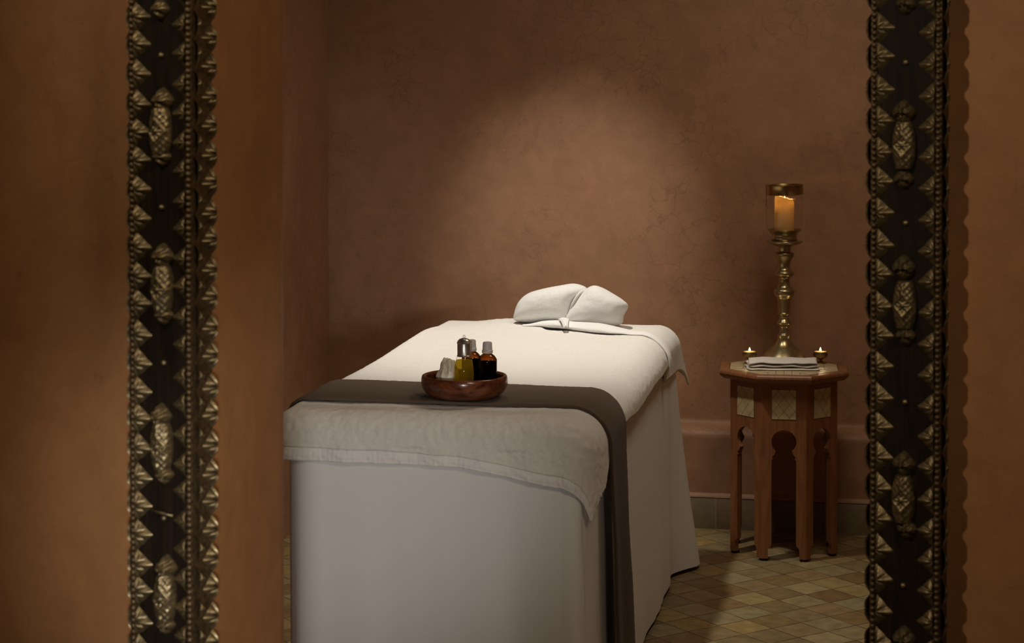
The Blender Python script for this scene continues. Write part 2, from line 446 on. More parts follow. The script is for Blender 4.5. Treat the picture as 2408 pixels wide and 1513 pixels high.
bx_, by_ = sp['c'][0]-PN[0]*sp['T'], sp['c'][1]-PN[1]*sp['T']
A2 = (bx_-PT[0]*sp['W']*0.44, by_-PT[1]*sp['W']*0.44)
D2 = (A2[0]+PT[0]*1.7, A2[1]+PT[1]*1.7)
right_poly = [A2, D2, (D2[0]+0.1, D2[1]+0.25), (A2[0]+0.07, A2[1]+0.34)]
V, F = prism_z(right_poly, 0, ROOM_H)
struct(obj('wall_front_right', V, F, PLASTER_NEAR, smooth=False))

# ------------------------------------------------------------------ studded posts
def half_stud_mesh(w, h, H, n_pet, name, mat):
    """half diamond, base on the line x=0, tip at x=+w, relief towards -y"""
    NR, NA = 9, 45
    Vv, Ff = [], []
    for i in range(NR+1):
        s = i/NR
        for k in range(NA+1):
            a = -PI/2 + PI*k/NA
            r = 1.0/(abs(cos(a))/w + abs(sin(a))/h)
            pet = abs(cos(n_pet*(a)))**0.6
            rim = max(0, 1-s**2.6)**0.75
            hgt = H*rim*(0.45 + 0.55*pet*sin(PI*min(1, 0.18+s*0.8))) + 0.12*H*(1-s)
            if i == NR: hgt = 0
            sc = s*(0.97+0.05*pet)
            Vv.append((max(0, r*sc*cos(a)), -hgt, r*sc*sin(a)))
    Ff = grid_faces(NR+1, NA+1)
    Ff = [f[::-1] for f in Ff]
    me = bpy.data.meshes.new(name); me.from_pydata(Vv, [], Ff); me.update()
    me.polygons.foreach_set('use_smooth', [True]*len(me.polygons)); me.materials.append(mat)
    return me
def relief_boss(fn_r, fn_h, NR=14, NA=64):
    Vv = []
    for i in range(NR+1):
        s = i/NR
        for k in range(NA):
            a = 2*PI*k/NA; rx = fn_r(a)
            Vv.append((rx*s*cos(a), -fn_h(s, a, rx*s*cos(a), rx*s*sin(a)) if i < NR else 0.0, rx*s*sin(a)))
    Ff = [(i*NA+k, (i+1)*NA+k, (i+1)*NA+(k+1) % NA, i*NA+(k+1) % NA) for i in range(NR) for k in range(NA)]
    return Vv, [f[::-1] for f in Ff]
def mesh_of(name, V, F, mat):
    me = bpy.data.meshes.new(name); me.from_pydata(V, [], F); me.update(); me.materials.append(mat)
    bm = bmesh.new(); bm.from_mesh(me); bmesh.ops.remove_doubles(bm, verts=bm.verts, dist=1e-6); bmesh.ops.recalc_face_normals(bm, faces=bm.faces); bm.to_mesh(me); bm.free()
    me.polygons.foreach_set('use_smooth', [True]*len(me.polygons))
    return me
def diamond_mesh(w, h, H):
    fr = lambda a: 1.0/((abs(cos(a))/w)**1.25 + (abs(sin(a))/h)**1.25)**0.8
    def fh(s, a, x, z):
        d = H*(1-s**1.6)*0.75 + H*0.25*math.sqrt(max(0, 1-s**6))
        ros = H*0.17*cos(4*a)*sin(PI*s) + H*0.12*cos(8*a+0.5)*sin(2*PI*s)
        cen = H*0.35*math.exp(-(s/0.16)**2) - H*0.22*math.exp(-((s-0.25)/0.07)**2)
        return max(0, d + ros + cen)
    return mesh_of('diamond_boss', *relief_boss(fr, fh), BRASS_STUD)
def oval_mesh(w, h, H):
    NX, NZ = 33, 61
    Vv = []
    for i in range(NZ):
        t = -1+2*i/(NZ-1)
        ww = w*(1-0.38*abs(t)**2.4)
        for j in range(NX):
            q = -1+2*j/(NX-1)
            x = ww*sin(q*PI/2); prof = math.sqrt(max(0, 1-(x/ww)**2)) if abs(q) < 1 else 0
            hg = H*(prof**0.8)*(0.9-0.15*abs(t)**3)
            fade = min(1, (1-abs(t))*9)*min(1, (1-abs(q))*8)
            dd = abs(x)/(w*0.8) + abs(t)/0.46                     # lozenge in the middle
            line = math.exp(-((dd-1.0)/0.10)**2)
            an = math.atan2(t*h, x)
            ros = (cos(8*an)*0.6)*math.exp(-((dd-0.55)/0.28)**2) if dd < 1 else 0
            rib = math.exp(-(x/(w*0.13))**2)*(1 if dd > 1.05 else 0)
            scroll = (0.35*sin(x/w*13)*sin(t*21) if dd > 1.15 else 0)
            hg += H*0.15*(line*1.2 + ros + rib*1.0 + scroll)*fade + (H*0.25*math.exp(-(dd/0.13)**2))*fade
            if abs(t) == 1 or abs(q) == 1: hg = 0
            Vv.append((x, -hg, t*h))
    return mesh_of('oval_boss', Vv, grid_faces(NZ, NX), BRASS_STUD)
def nail_mesh(r):
    Vv, Ff = lathe([(r, 0), (r*1.02, r*0.3), (r*0.85, r*0.75), (r*0.5, r*1.05), (0.0002, r*1.15)], 16, False)
    return mesh_of('nail_head', [(x, -z, y) for x, y, z in Vv], Ff, BRASS_STUD)

def make_post(label, c, W, T, px2m, bosses, pitch, y0, jl, base_off, side_rows, hand):
    root = thing('studded_post', label, 'carved post', (c[0], c[1], 0), PSI)
    # local frame: x along the face, -y out of the face, face at y = 0
    def zpx(y): return EYE - (y-HORIZON)*px2m
    H_TOP = 2.3
    bm = bmesh.new(); hw = W/2; e = 0.010
    box_bm(bm, -hw+e, hw-e, 0.0, T-0.0005, 0.0, H_TOP)
    from_bm('post_panel', bm, EBONY, root, smooth=False)
    for s in (-1, 1):
        bm = bmesh.new()
        box_bm(bm, s*hw-e*0.9 if s > 0 else s*hw, s*hw if s > 0 else s*hw+e*0.9, -0.0035, T-0.001, 0, H_TOP)
        fl = from_bm('edge_moulding', bm, BRASS_DARK, root, smooth=False)
        Vv, Ff = [], []
        bp = 14.2*px2m; rb = 0.0046; NL, NM = 8, 6
        z = bp
        while z < H_TOP-bp:
            b0 = len(Vv); rr = rb*random.uniform(0.9, 1.08)
            for i in range(NM+1):
                la = -PI/2+PI*i/NM
                for k in range(NL):
                    a = 2*PI*k/NL; Vv.append((s*(hw-e*0.48)+rr*cos(la)*cos(a), -0.0045+rr*0.95*cos(la)*sin(a), z+rr*0.93*sin(la)))
            Ff += [(b0+i*NL+k, b0+i*NL+(k+1) % NL, b0+(i+1)*NL+(k+1) % NL, b0+(i+1)*NL+k) for i in range(NM) for k in range(NL)]
            z += bp*random.uniform(0.98, 1.02)
        obj('bead_strip', Vv, Ff, BRASS_DARK, root)
    sw, sh = 0.245*W, pitch*px2m*0.52
    m_front = half_stud_mesh(sw, sh, 0.0085, 3.5, 'edge_stud', BRASS_STUD)
    m_side = half_stud_mesh(T*0.50, sh*0.95, 0.0105, 3.5, 'side_stud', BRASS_DARK if hand == 'r' else BRASS_STUD)
    def put(name, me, loc, mat4):
        o = bpy.data.objects.new(name, me); COL.objects.link(o); o.parent = root
        o.location = loc; o.rotation_euler = mat4.to_euler()
        return o
    RZ = lambda d: Matrix.Rotation(rad(d), 4, 'Z'); RY = lambda d: Matrix.Rotation(rad(d), 4, 'Y')
    nst = 24
    for side in (-1, 1):
        yy = y0[0 if side < 0 else 1] - pitch
        for k in range(nst):
            z = zpx(yy + random.uniform(-3, 3))
            j = random.uniform(-4, 4)
            if side < 0: put('edge_stud', m_front, (-hw+e*0.95, 0.0, z), RY(j))
            else: put('edge_stud', m_front, (hw-e*0.95, 0.0, z), RY(180+j))
            # the half that wraps round the corner
            if side > 0:
                put('side_stud', m_side, (hw, 0.002, z), RZ(90) @ RY(j))
                if side_rows > 1: put('side_stud', m_side, (hw, T-0.002, z-pitch*px2m*0.45), RZ(90) @ RY(180+j))
            else:
                put('side_stud', m_side, (-hw, 0.002, z), RZ(-90) @ RY(180+j))
            yy += pitch*random.uniform(0.985, 1.015)
    dm = diamond_mesh(0.172*W, 31*px2m, 0.019); ds = diamond_mesh(0.150*W, 26*px2m, 0.015)
    om = oval_mesh(0.165*W, 57*px2m, 0.019); nm = nail_mesh(7.0*px2m)
    for kind, y, off, rot in bosses:
        z = zpx(y); x = (base_off+off)*px2m
        if kind == 'D': put('diamond_boss', dm, (x, 0, z), RY(rot))
        elif kind == 'd': put('diamond_boss', ds, (x, 0, z), RY(rot))
        elif kind == 'O': put('oval_boss', om, (x, 0, z), RY(rot))
        elif kind == 'n': put('nail_head', nm, (x, 0, z), RY(rot))
        elif kind == 'w':
            V_, F_ = tube([(x-32*px2m, -0.003, z+2*px2m), (x-5*px2m, -0.006, z), (x+30*px2m, -0.004, z-5*px2m)], 0.0022, 6)
            obj('loose_wire', V_, F_, BRASS_STUD, root)
    return root
bR = [('d', 10, -2, 5), ('n', 147, -2, 0), ('D', 264, -6, 0), ('O', 342, -5, 0), ('d', 421, -6, 0), ('n', 525, -1, 0), ('D', 630, -5, 0),
      ('O', 718, -2, 0), ('d', 790, 0, 0), ('n', 948, -1, 0), ('D', 1094, -3, 0), ('O', 1177, -4, 0), ('d', 1247, 4, 0), ('n', 1383, -4, 0), ('D', 1508, -1, 0), ('O', 1590, 0, 0)]
bL = [('d', 22, -2, 0), ('n', 130, 0, 0), ('D', 236, 6, 0), ('O', 308, 2, 0), ('d', 368, 2, 0), ('n', 488, 0, 0), ('D', 602, 5, 0), ('O', 680, 5, 0),
      ('d', 740, 6, 0), ('n', 855, 5, 0), ('D', 980, -2, 0), ('O', 1050, 2, 0), ('d', 1117, 7, 0), ('w', 1208, 4, 0), ('n', 1222, 4, 0), ('D', 1337, 12, 0),
      ('O', 1408, 10, 0), ('d', 1472, 10, 0), ('n', 1560, 6, 0)]
sp = post_specs['left']
make_post('dark wooden post with brass studs on the left, beside the pale side of the opening', sp['c'], sp['W'], sp['T'], sp['c'][1]/F_PX, bL, 68.5, (37, 58), 0, 0, 2, 'l')
sp = post_specs['right']
make_post('dark wooden post with brass studs on the right, next to the octagonal side table', sp['c'], sp['W'], sp['T'], sp['c'][1]/F_PX, bR, 73.0, (62, 80), 0, 0, 1, 'r')

# ------------------------------------------------------------------ massage table
V0, U0, HW, L = -0.975, 4.07, 0.34, 1.63
ZT = 0.685
def ztop(y): return ZT + 0.016*sstep(0.45, 1.4, y)       # the head end is raised a little
BEDX, BEDY = room(U0, V0)
BED_ROT = -TH
def bed_thing(name, label, cat, z=0): return thing(name, label, cat, (BEDX, BEDY, z), BED_ROT)
def bed_obj(name, V, F, mat, label=None, cat=None, parent=None, smooth=True):
    o = obj(name, V, F, mat, parent, smooth)
    if parent is None:
        o.location = (BEDX, BEDY, 0); o.rotation_euler = (0, 0, BED_ROT); tag(o, label, cat)
    return o
RL, RR, RF, RB = 0.014, 0.062, 0.050, 0.060
def drape(px, py, off=0.0, flare=0.0):
    cx = min(max(px, -HW+RL), HW-RR); cy = min(max(py, RF), L-RB)
    dx, dy = px-cx, py-cy; d = math.hypot(dx, dy)
    zt = ztop(py); z = zt + off
    if d < 1e-9: return Vector((px, py, z))
    nx, ny = dx/d, dy/d
    r = (RR if nx > 0 else RL)*nx*nx + (RF if ny < 0 else RB)*ny*ny
    t = d/r
    if t < PI/2: out = (r+off)*sin(t); zz = zt - r + (r+off)*cos(t)
    else:
        ex = d-r*PI/2
        out = r+off + flare*ex; zz = zt - r - ex
    return Vector((cx+nx*out, cy+ny*out, zz))

table = bed_thing('massage_table', 'massage table covered to the floor in a white sheet, beside the brown wall', 'massage table')
def rrect(x0, x1, y0, y1, r, step=0.012):
    pts = []
    def line(a, b):
        n = max(2, int((Vector(b)-Vector(a)).length/step))
        for k in range(n): pts.append((a[0]+(b[0]-a[0])*k/n, a[1]+(b[1]-a[1])*k/n))
    def arc(cx, cy, a0, n=8):
        for k in range(n): a = a0+PI/2*k/n; pts.append((cx+r*cos(a), cy+r*sin(a)))
    line((x0+r, y0), (x1-r, y0)); arc(x1-r, y0+r, -PI/2); line((x1, y0+r), (x1, y1-r)); arc(x1-r, y1-r, 0)
    line((x1-r, y1), (x0+r, y1)); arc(x0+r, y1-r, PI/2); line((x0, y1-r), (x0, y0+r)); arc(x0+r, y0+r, PI)
    return pts
per = rrect(-HW+0.003, HW-0.004, -0.006, L-0.006, 0.052)
np_ = len(per); nz = 60; V = []
for i in range(nz):
    h = i/(nz-1); z = 0.012 + (ZT-0.030-0.012)*h; lo = 1-h
    for k in range(np_):
        p = Vector(per[k]); pa = Vector(per[k-1]); pb = Vector(per[(k+1) % np_])
        tg = (pb-pa).normalized(); nrm = Vector((tg.y, -tg.x))
        x, y = p
        o_ = 0.016*lo if x > HW-0.05 or y > L-0.05 else 0.004*lo
        if x < -HW+0.03: o_ = -0.003*lo
        sfold = 0.006*lo*n3(x*7, y*5.5, z*0.7) + 0.004*lo*n3(x*16+3, y*14, z*0.5)
        # corner flare at the head end
        dc = math.hypot(x-HW, y-L); o_ += 0.074*lo**1.4*math.exp(-(dc/0.09)**2)
        dn_ = math.hypot(x-HW, y-(L-0.17)); o_ -= 0.014*lo*math.exp(-(dn_/0.05)**2)
        # fold of the sheet beside the foot corner
        ph = math.degrees(math.atan2(y-0.046, x-(HW-0.056)))
        if x > 0.1 and y < 0.12:
            l2 = sstep(0.0, 0.6, lo)
            o_ += 0.022*l2*sstep(0.16, 0.30, x)*(1-sstep(-58, -48, ph)) - 0.024*l2*sstep(-56, -44, ph)*(1-sstep(-12, 30, ph))
        if y < 0.03:
            o_ += 0.006*lo*math.exp(-((x-0.10)/0.035)**2) - 0.005*lo*math.exp(-((x-0.17)/0.03)**2)
        V.append((x+nrm.x*(o_+sfold), y+nrm.y*(o_+sfold), z))
F = [(i*np_+k, i*np_+(k+1) % np_, (i+1)*np_+(k+1) % np_, (i+1)*np_+k) for i in range(nz-1) for k in range(np_)]
o = bed_obj('sheet_skirt', V, F, SHEET, parent=table)
# padded top under the towels
V, F = [], []
NXm, NYm = 40, 90
for i in range(NXm):
    for j in range(NYm):
        fx = -HW+RL-0.02 + (2*HW-RL-RR+0.04+0.06)*i/(NXm-1); fy = -0.04 + (L+0.08)*j/(NYm-1)
        p = drape(fx, fy, -0.008); V.append(p)
F = [f for f in grid_faces(NXm, NYm)]
o = bed_obj('padded_top', V, F, SHEET, parent=table)

def cloth_grid(xs, ys, fn):
    V = [fn(x, y) for x in xs for y in ys]
    return V, grid_faces(len(xs), len(ys))
def lin(a, b, n): return [a+(b-a)*i/(n-1) for i in range(n)]
# near terry blanket, in flat cloth coordinates (p, q in 0..1)
FH, RH = 0.116, 0.125
def front_ext(x): return FH + 0.038*sstep(0.02, HW-0.03, x)
def right_ext(y): return RH - 0.025*sstep(0.0, 0.5, y) + 0.010*n3(y*3.1, 0.4)
def blanket_pt(a, b, lift=0.0):
    """a: 0 front hem .. 1 head edge ; b: 0 left .. 1 right"""
    x_r = HW-RR+right_ext(a*1.3)+0.045*(1-sstep(0.10, 0.17, a)); x_l = -HW+RL-0.022
    x = x_l+(x_r-x_l)*b
    y_f = RF-front_ext(x); y_b = 1.335 + 0.30*(1-sstep(-0.13, 0.02, x))
    y = y_f+(y_b-y_f)*a
    big = 0.003*n3(x*4, y*3.5, 1.7)+0.0016*n3(x*13, y*11, 4.2)
    if x < -HW+RL: big *= 0.3
    fine = (0.0009+0.0014*(1-sstep(0.0, 0.12, y)))*n3(x*95, y*95, 0.3)
    p = drape(x, y, 0.0175+big+fine+lift, 0.10)
    if y < RF-0.08: p.y -= 0.003*sin(x*26)+0.002*sin(x*61+1)
    p.z += 0.004*sin(y*5+0.4)*(1 if y > 0.1 else 0)*0.5
    p.z -= 0.022*sstep(1.25, 1.62, y)*(1-sstep(-HW-0.02, -0.10, x))**1.5
    return p
NA, NB = 430, 200
aa = [ (i/(NA-1)) for i in range(NA)]
hem_a = 0.0165
bl_root = bed_thing('terry_blanket', 'white terry towel spread over the massage table under the brown runner', 'towel', 0)
V = []; rows = [hem_a + (1-hem_a)*(i/(NA-1)) for i in range(NA)]; colsb = lin(0, 1, NB)
V = [blanket_pt(a, b) for a in rows for b in colsb]
o = solidify(bed_obj('towel_cloth', V, [f[::-1] for f in grid_faces(NA, NB)], TERRY, parent=bl_root), 0.006)
rows = lin(0, hem_a, 9)
V = [blanket_pt(a, b, 0.0012 if 2 < i < 8 else -0.0006) for i, a in enumerate(rows) for b in colsb]
o = solidify(bed_obj('woven_hem', V, [f[::-1] for f in grid_faces(9, NB)], HEM, parent=bl_root), 0.005)

# brown runner across the table
def runner_pt(a, b):
    x_l = -HW+RL-0.034; x_r = HW-RR+0.70
    x = x_l+(x_r-x_l)*b
    lo_ = sstep(HW, HW+0.5, x)
    yf = 0.118 - 0.03*lo_ + 0.004*n3(x*5, 1.1) ; yb = 0.385 - 0.055*sstep(HW-0.08, HW+0.1, x) + 0.02*lo_ + 0.003*n3(x*4, 7.7)
    y = yf+(yb-yf)*a
    wav = 0.002*n3(x*6, y*8, 9.0) + (0.010*lo_*sin(a*9.0+0.6) if x > HW else 0)
    return drape(x, y, 0.0275+wav+0.0008*n3(x*120, y*120, 0), 0.035)
rows, colsb = lin(0, 1, 44), lin(0, 1, 240)
V = [runner_pt(a, b) for a in rows for b in colsb]
o = solidify(bed_obj('bed_runner', V, [f[::-1] for f in grid_faces(44, 240)], RUNNER, 'dark brown cloth runner laid across the foot of the massage table, hanging to the floor', 'runner'), 0.006)

# head towel and the turned-down edge
def head_pt(a, b):
    x_l = -HW+RL-0.03; x_r = HW-RR+0.145+0.02*a
    x = x_l+(x_r-x_l)*b
    y = 1.255+(L-RB+0.15-1.255)*a + (0.02*sstep(HW-0.15, HW+0.05, x)*(1-a))
    big = 0.003*n3(x*6, y*6, 3.3)+0.0016*n3(x*15, y*15, 8.2)
    p = drape(x, y, 0.0085+0.4*big+0.0006*n3(x*150, y*150, 0.3), 0.0)
    dx = max(0, x-(HW-RR)); dy = max(0, y-(L-RB))
    cor = min(dx, dy)
    p.x += cor*0.30; p.y += cor*0.12; p.z += cor*0.12
    return p
rows, colsb = lin(0, 1, 80), lin(0, 1, 130)
V = [head_pt(a, b) for a in rows for b in colsb]
o = solidify(bed_obj('head_towel', V, [f[::-1] for f in grid_faces(80, 130)], TERRY, 'white towel over the head end of the massage table, corner hanging at the right', 'towel'), 0.006)

def fold_pt(a, b):
    """strip of the turned-down linen, b: 0 left tip .. 1 right end over the edge, a: 0 front .. 1 rear (closed roll section)"""
    x = -0.078 + (HW+0.035+0.078)*b
    ycen = 1.40 - 0.145*sstep(0, 0.62, b) - 0.02*sstep(0.7, 1, b)
    wid = 0.02+0.075*sstep(0, 0.35, b) - 0.05*sstep(0.55, 0.9, b)
    hgt = 0.006+0.017*sstep(0, 0.3, b)*(1-0.75*sstep(0.5, 0.75, b))
    t = 2*PI*a
    yy = ycen + wid*0.5*(1-cos(t)) if False else ycen + wid*(0.5-0.5*cos(t))
    up = hgt*(0.5+0.5*sin(t)) + 0.002*n3(x*20, yy*20, 2) + 0.004*sin(b*14)*sstep(0, .2, b)*(1-b)*max(0, sin(t))
    return drape(x, yy, 0.0175+up, 0.05)
rows, colsb = lin(0, 1, 33), lin(0, 1, 110)
fold_root = bed_thing('turned_down_sheet', 'thin white sheet edge turned down in front of the folded towel', 'sheet')
V = [fold_pt(a, b) for a in rows for b in colsb]
o = bed_obj('sheet_fold', V, grid_faces(33, 110), SHEET, parent=fold_root)
# tucked corner of the fold
def flap(c, pts, lift):
    return [drape(c[0]+x, c[1]+y, 0.026+z) for x, y, z in pts]
NQ = 14; V = []
qa, qb, qc, qd = (Vector(q) for q in ((0.028, 1.392, 0.040), (0.060, 1.380, 0.042), (0.064, 1.280, 0.031), (0.071, 1.283, 0.032)))
for i in range(NQ):
    for j in range(NQ):
        s, t = i/(NQ-1), j/(NQ-1)
        q = (qa*(1-s)+qb*s)*(1-t)+(qc*(1-s)+qd*s)*t
        V.append(Vector((q.x, q.y, ztop(q.y)+q.z+0.004*sin(PI*s)+0.006*sin(PI*t))))
o = solidify(bed_obj('tucked_corner', V, grid_faces(NQ, NQ), SHEET, parent=fold_root), 0.003)

# folded towel at the head: two plump folds
def puff(outline, depth, sub=10, p=2.6, seed=0.0):
    n = len(outline)
    pts = []
    for i in range(n):                                   # closed catmull-rom
        p0, p1, p2, p3 = (Vector(outline[(i+k-1) % n]) for k in range(4))
        for k in range(sub):
            t = k/sub
            pts.append(0.5*((2*p1)+(-p0+p2)*t+(2*p0-5*p1+4*p2-p3)*t*t+(-p0+3*p1-3*p2+p3)*t**3))
    c = sum(pts, Vector((0, 0)))/len(pts)
    m = len(pts); NR = 26; V, F = [], []
    rings_ = []
    cur = list(pts); tot = 0
    for i in range(NR, -1, -1):                          # towards the middle the rings lose the corners of the outline
        want = int(260*(1-sin(PI/2*i/NR))**1.2)
        while tot < want:
            cur = [(cur[k-1]+cur[k]*2+cur[(k+1) % m])/4 for k in range(m)]; tot += 1
        rings_.insert(0, list(cur))
    for side in (-1, 1):
        for i in range(NR+1):
            s = sin(PI/2*i/NR)
            for q in rings_[i]:
                v = c+(q-c)*s
                d = depth*(max(0, 1-s**p))**(1/2.2)
                nz_ = 0.0040*n3(v.x*15+seed, v.y*15, side*2)+0.0022*n3(v.x*55, v.y*55, side+seed)*(0.3+0.7*s)
                V.append((v.x, side*(d + nz_*(1-s**8)), v.y))
        b0 = 0 if side < 0 else (NR+1)*m
        for i in range(NR):
            for k in range(m):
                f = (b0+i*m+k, b0+i*m+(k+1) % m, b0+(i+1)*m+(k+1) % m, b0+(i+1)*m+k)
                F.append(f if side > 0 else f[::-1])
    bm = bmesh.new(); vv = [bm.verts.new(v) for v in V]
    for f in F: bm.faces.new([vv[i] for i in f])
    bmesh.ops.remove_doubles(bm, verts=bm.verts, dist=1e-5)
    return bm
TY = 1.475
roll = bed_thing('folded_towel', 'plump white folded towel at the head of the massage table', 'towel')
# outlines in metres: x across the table, z above its top (towel is 0.34 wide, 0.115 high)
K = 5.58/F_PX; XC = 1338
def tp(pts): return [((x-XC)*K, (762-y)*K) for x, y in pts]
o1 = tp([(1203, 758), (1200, 738), (1210, 712), (1232, 692), (1268, 680), (1310, 671), (1345, 666), (1372, 676), (1366, 692), (1350, 712), (1345, 745), (1330, 762), (1260, 763)])
bm = puff(o1, 0.078, seed=1.3)
a_ = from_bm('towel_fold', bm, TERRY_SOFT, roll, loc=(0.052, TY, ztop(TY)+0.018), rot=(rad(-8), 0, rad(-2)))
o2 = tp([(1328, 762), (1330, 735), (1345, 708), (1368, 682), (1390, 669), (1412, 673), (1440, 688), (1462, 702), (1474, 716), (1464, 738), (1458, 758), (1420, 764)])
bm = puff(o2, 0.082, seed=5.1)
b_ = from_bm('towel_fold', bm, TERRY_SOFT, roll, loc=(0.052, TY-0.020, ztop(TY)+0.018), rot=(rad(-10), 0, rad(6)))
o3 = tp([(1336, 740), (1345, 712), (1358, 690), (1368, 681), (1372, 684), (1362, 700), (1352, 722)])
bm = puff(o3, 0.05, seed=9.1)
from_bm('towel_fold', bm, TERRY_SOFT, roll, loc=(0.052, TY-0.02, ztop(TY)+0.022), rot=(rad(-8), 0, rad(-4)))

# ------------------------------------------------------------------ tray with oils on the runner
RUN_Z = ZT+0.0305
def at_table(x, Y): return xpix(x, Y)
TRY = 4.362; TRX = xpix(1092, TRY)
prof = [(0.0005, 0.0), (0.066, 0.0), (0.078, 0.003), (0.088, 0.010), (0.0955, 0.023), (0.097, 0.036), (0.0955, 0.044), (0.0935, 0.0465), (0.090, 0.047), (0.0872, 0.0455), (0.0855, 0.040), (0.0845, 0.021), (0.081, 0.012), (0.0745, 0.0085), (0.0005, 0.008)]
V, F = lathe(smooth_prof(prof, 4), 72, False)
tag(obj('wooden_tray', V, F, TRAYWOOD, loc=(TRX, TRY, RUN_Z)), 'round polished dark wooden tray holding oil bottles on the brown runner', 'tray')
TFZ = RUN_Z+0.0085

def amber_bottle(label, x, Y, z):
    r = thing('amber_bottle', label, 'bottle', (x, Y, z), 0.3, 'amber oil bottles in the tray')
    bp = [(0.0005, 0.0), (0.0195, 0.0), (0.0212, 0.002), (0.0215, 0.006), (0.0215, 0.066), (0.0205, 0.073), (0.0165, 0.0795), (0.0115, 0.0835), (0.0098, 0.086), (0.0098, 0.092)]
    V, F = lathe(smooth_prof(bp[2:], 3), 40, False); obj('glass_body', V, F, AMBER, r)
    lp = [(0.0005, 0.002), (0.0190, 0.002), (0.0203, 0.004), (0.0205, 0.0660), (0.0200, 0.0665), (0.0005, 0.0665)]
    V, F = lathe(lp, 36, False); obj('dark_oil', V, F, DARKOIL, r)
    cp = bmesh.new(); SEG = 72
    prof_ = [(0.0098, 0.0855), (0.0122, 0.0860), (0.0124, 0.0920), (0.0113, 0.0930), (0.0106, 0.0935), (0.0100, 0.1085), (0.0093, 0.1103), (0.0080, 0.1109), (0.0003, 0.1111)]
    V, F = lathe(prof_, SEG, False)
    V = [((x_*(1+0.035*(1 if (i % SEG) % 4 < 2 else 0)) if 4 <= i//SEG <= 5 else x_), (y_*(1+0.035*(1 if (i % SEG) % 4 < 2 else 0)) if 4 <= i//SEG <= 5 else y_), z_) for i, (x_, y_, z_) in enumerate(V)]
    cp.free(); autosmooth(obj('ribbed_cap', V, F, CAPPLASTIC, r), 30)
    return r
Yb = 4.372
amber_bottle('amber oil bottle with ribbed white cap, nearest the right rim of the tray', xpix(1146, Yb), Yb, TFZ)
Yb2 = 4.409
amber_bottle('amber oil bottle with white cap, half hidden behind the silver-capped bottle', xpix(1108, Yb2), Yb2, TFZ)

Yo = 4.335
ob = thing('oil_bottle', 'small clear bottle of golden oil with a domed silver cap', 'bottle', (xpix(1091, Yo), Yo, TFZ))
bp = [(0.0005, 0.0), (0.0205, 0.0), (0.0224, 0.003), (0.0226, 0.045), (0.0216, 0.058), (0.0196, 0.070), (0.0172, 0.080), (0.0152, 0.087)]
V, F = lathe(smooth_prof(bp[1:], 4), 40, False); obj('glass_body', V, F, GLASS, ob)
V, F = lathe([(0.0005, 0.005), (0.0195, 0.005), (0.0213, 0.008), (0.0216, 0.045), (0.0206, 0.058), (0.0187, 0.070), (0.0176, 0.0755), (0.0005, 0.0758)], 36, False); obj('golden_oil', V, F, OIL, ob)
cp_ = [(0.0154, 0.0835), (0.0160, 0.0840), (0.0162, 0.0858), (0.0151, 0.0868), (0.0149, 0.0872), (0.0150, 0.1120), (0.0160, 0.1128), (0.0163, 0.1138), (0.0155, 0.1150), (0.0140, 0.1185), (0.0105, 0.1220), (0.0060, 0.1238), (0.0025, 0.1246), (0.0003, 0.1248)]
V, F = lathe(cp_, 48, False); mc = autosmooth(obj('silver_cap', V, F, SILVER, ob), 40)
ring = [(0.0022*cos(2*PI*k/20), 0.0, 0.1278+0.0034*sin(2*PI*k/20)) for k in range(21)]
V, F = tube(ring, 0.0006, 6); obj('cap_loop', V, F, SILVER, mc)

bm = bmesh.new(); bmesh.ops.create_icosphere(bm, subdivisions=5, radius=1.0)
for v in bm.verts:
    p = v.co.copy()
    r_ = 1+0.22*n3(p.x*1.5+2, p.y*1.5, p.z*1.5)+0.10*n3(p.x*3.2, p.y*3.2+5, p.z*3.2)+0.03*n3(p.x*8, p.y*8, p.z*8)
    hol = math.exp(-((p.x+0.12)**2+(p.y+0.85)**2+(p.z-0.45)**2)/0.05)
    v.co = Vector((p.x*0.0235*(1-0.25*max(0, p.z)), p.y*0.022, p.z*0.0420+0.003*p.x))*(r_-0.30*hol)
zmin = min(v.co.z for v in bm.verts)
for v in bm.verts:
    if v.co.z < zmin+0.006: v.co.z = zmin+0.006
Ys = 4.352
tag(from_bm('pale_stone', bm, STONE, loc=(xpix(1052, Ys), Ys, TFZ-zmin-0.006)), 'lumpy pale cream stone in the tray left of the bottles', 'stone')

# ------------------------------------------------------------------ octagonal side table
TX, TYc, TTOP = 0.822, 5.905, 0.554
RT, RBd = 0.208, 0.1715
oct_ = thing('octagonal_table', 'octagonal carved wooden side table with bone inlay by the brown wall', 'side table', (TX, TYc, 0))
ANG = [rad(15+45*k) for k in range(8)]
def ov(R, a): return (R*sin(a), -R*cos(a))
rings = [(RBd+0.004, TTOP-0.030), (RT-0.016, TTOP-0.026), (RT-0.005, TTOP-0.018), (RT, TTOP-0.010), (RT-0.001, TTOP-0.004), (RT-0.004, TTOP), (RT-0.032, TTOP), (RT-0.032, TTOP-0.003)]
V, F = [], []
for R, z in rings:
    for a in ANG: V.append((*ov(R, a), z))
for i in range(len(rings)-1):
    for k in range(8): F.append((i*8+k, i*8+(k+1) % 8, (i+1)*8+(k+1) % 8, (i+1)*8+k))
F.append(tuple(range(8))[::-1]); F.append(tuple((len(rings)-1)*8+k for k in range(8)))
obj('tabletop', V, F, CEDAR, oct_, smooth=False)
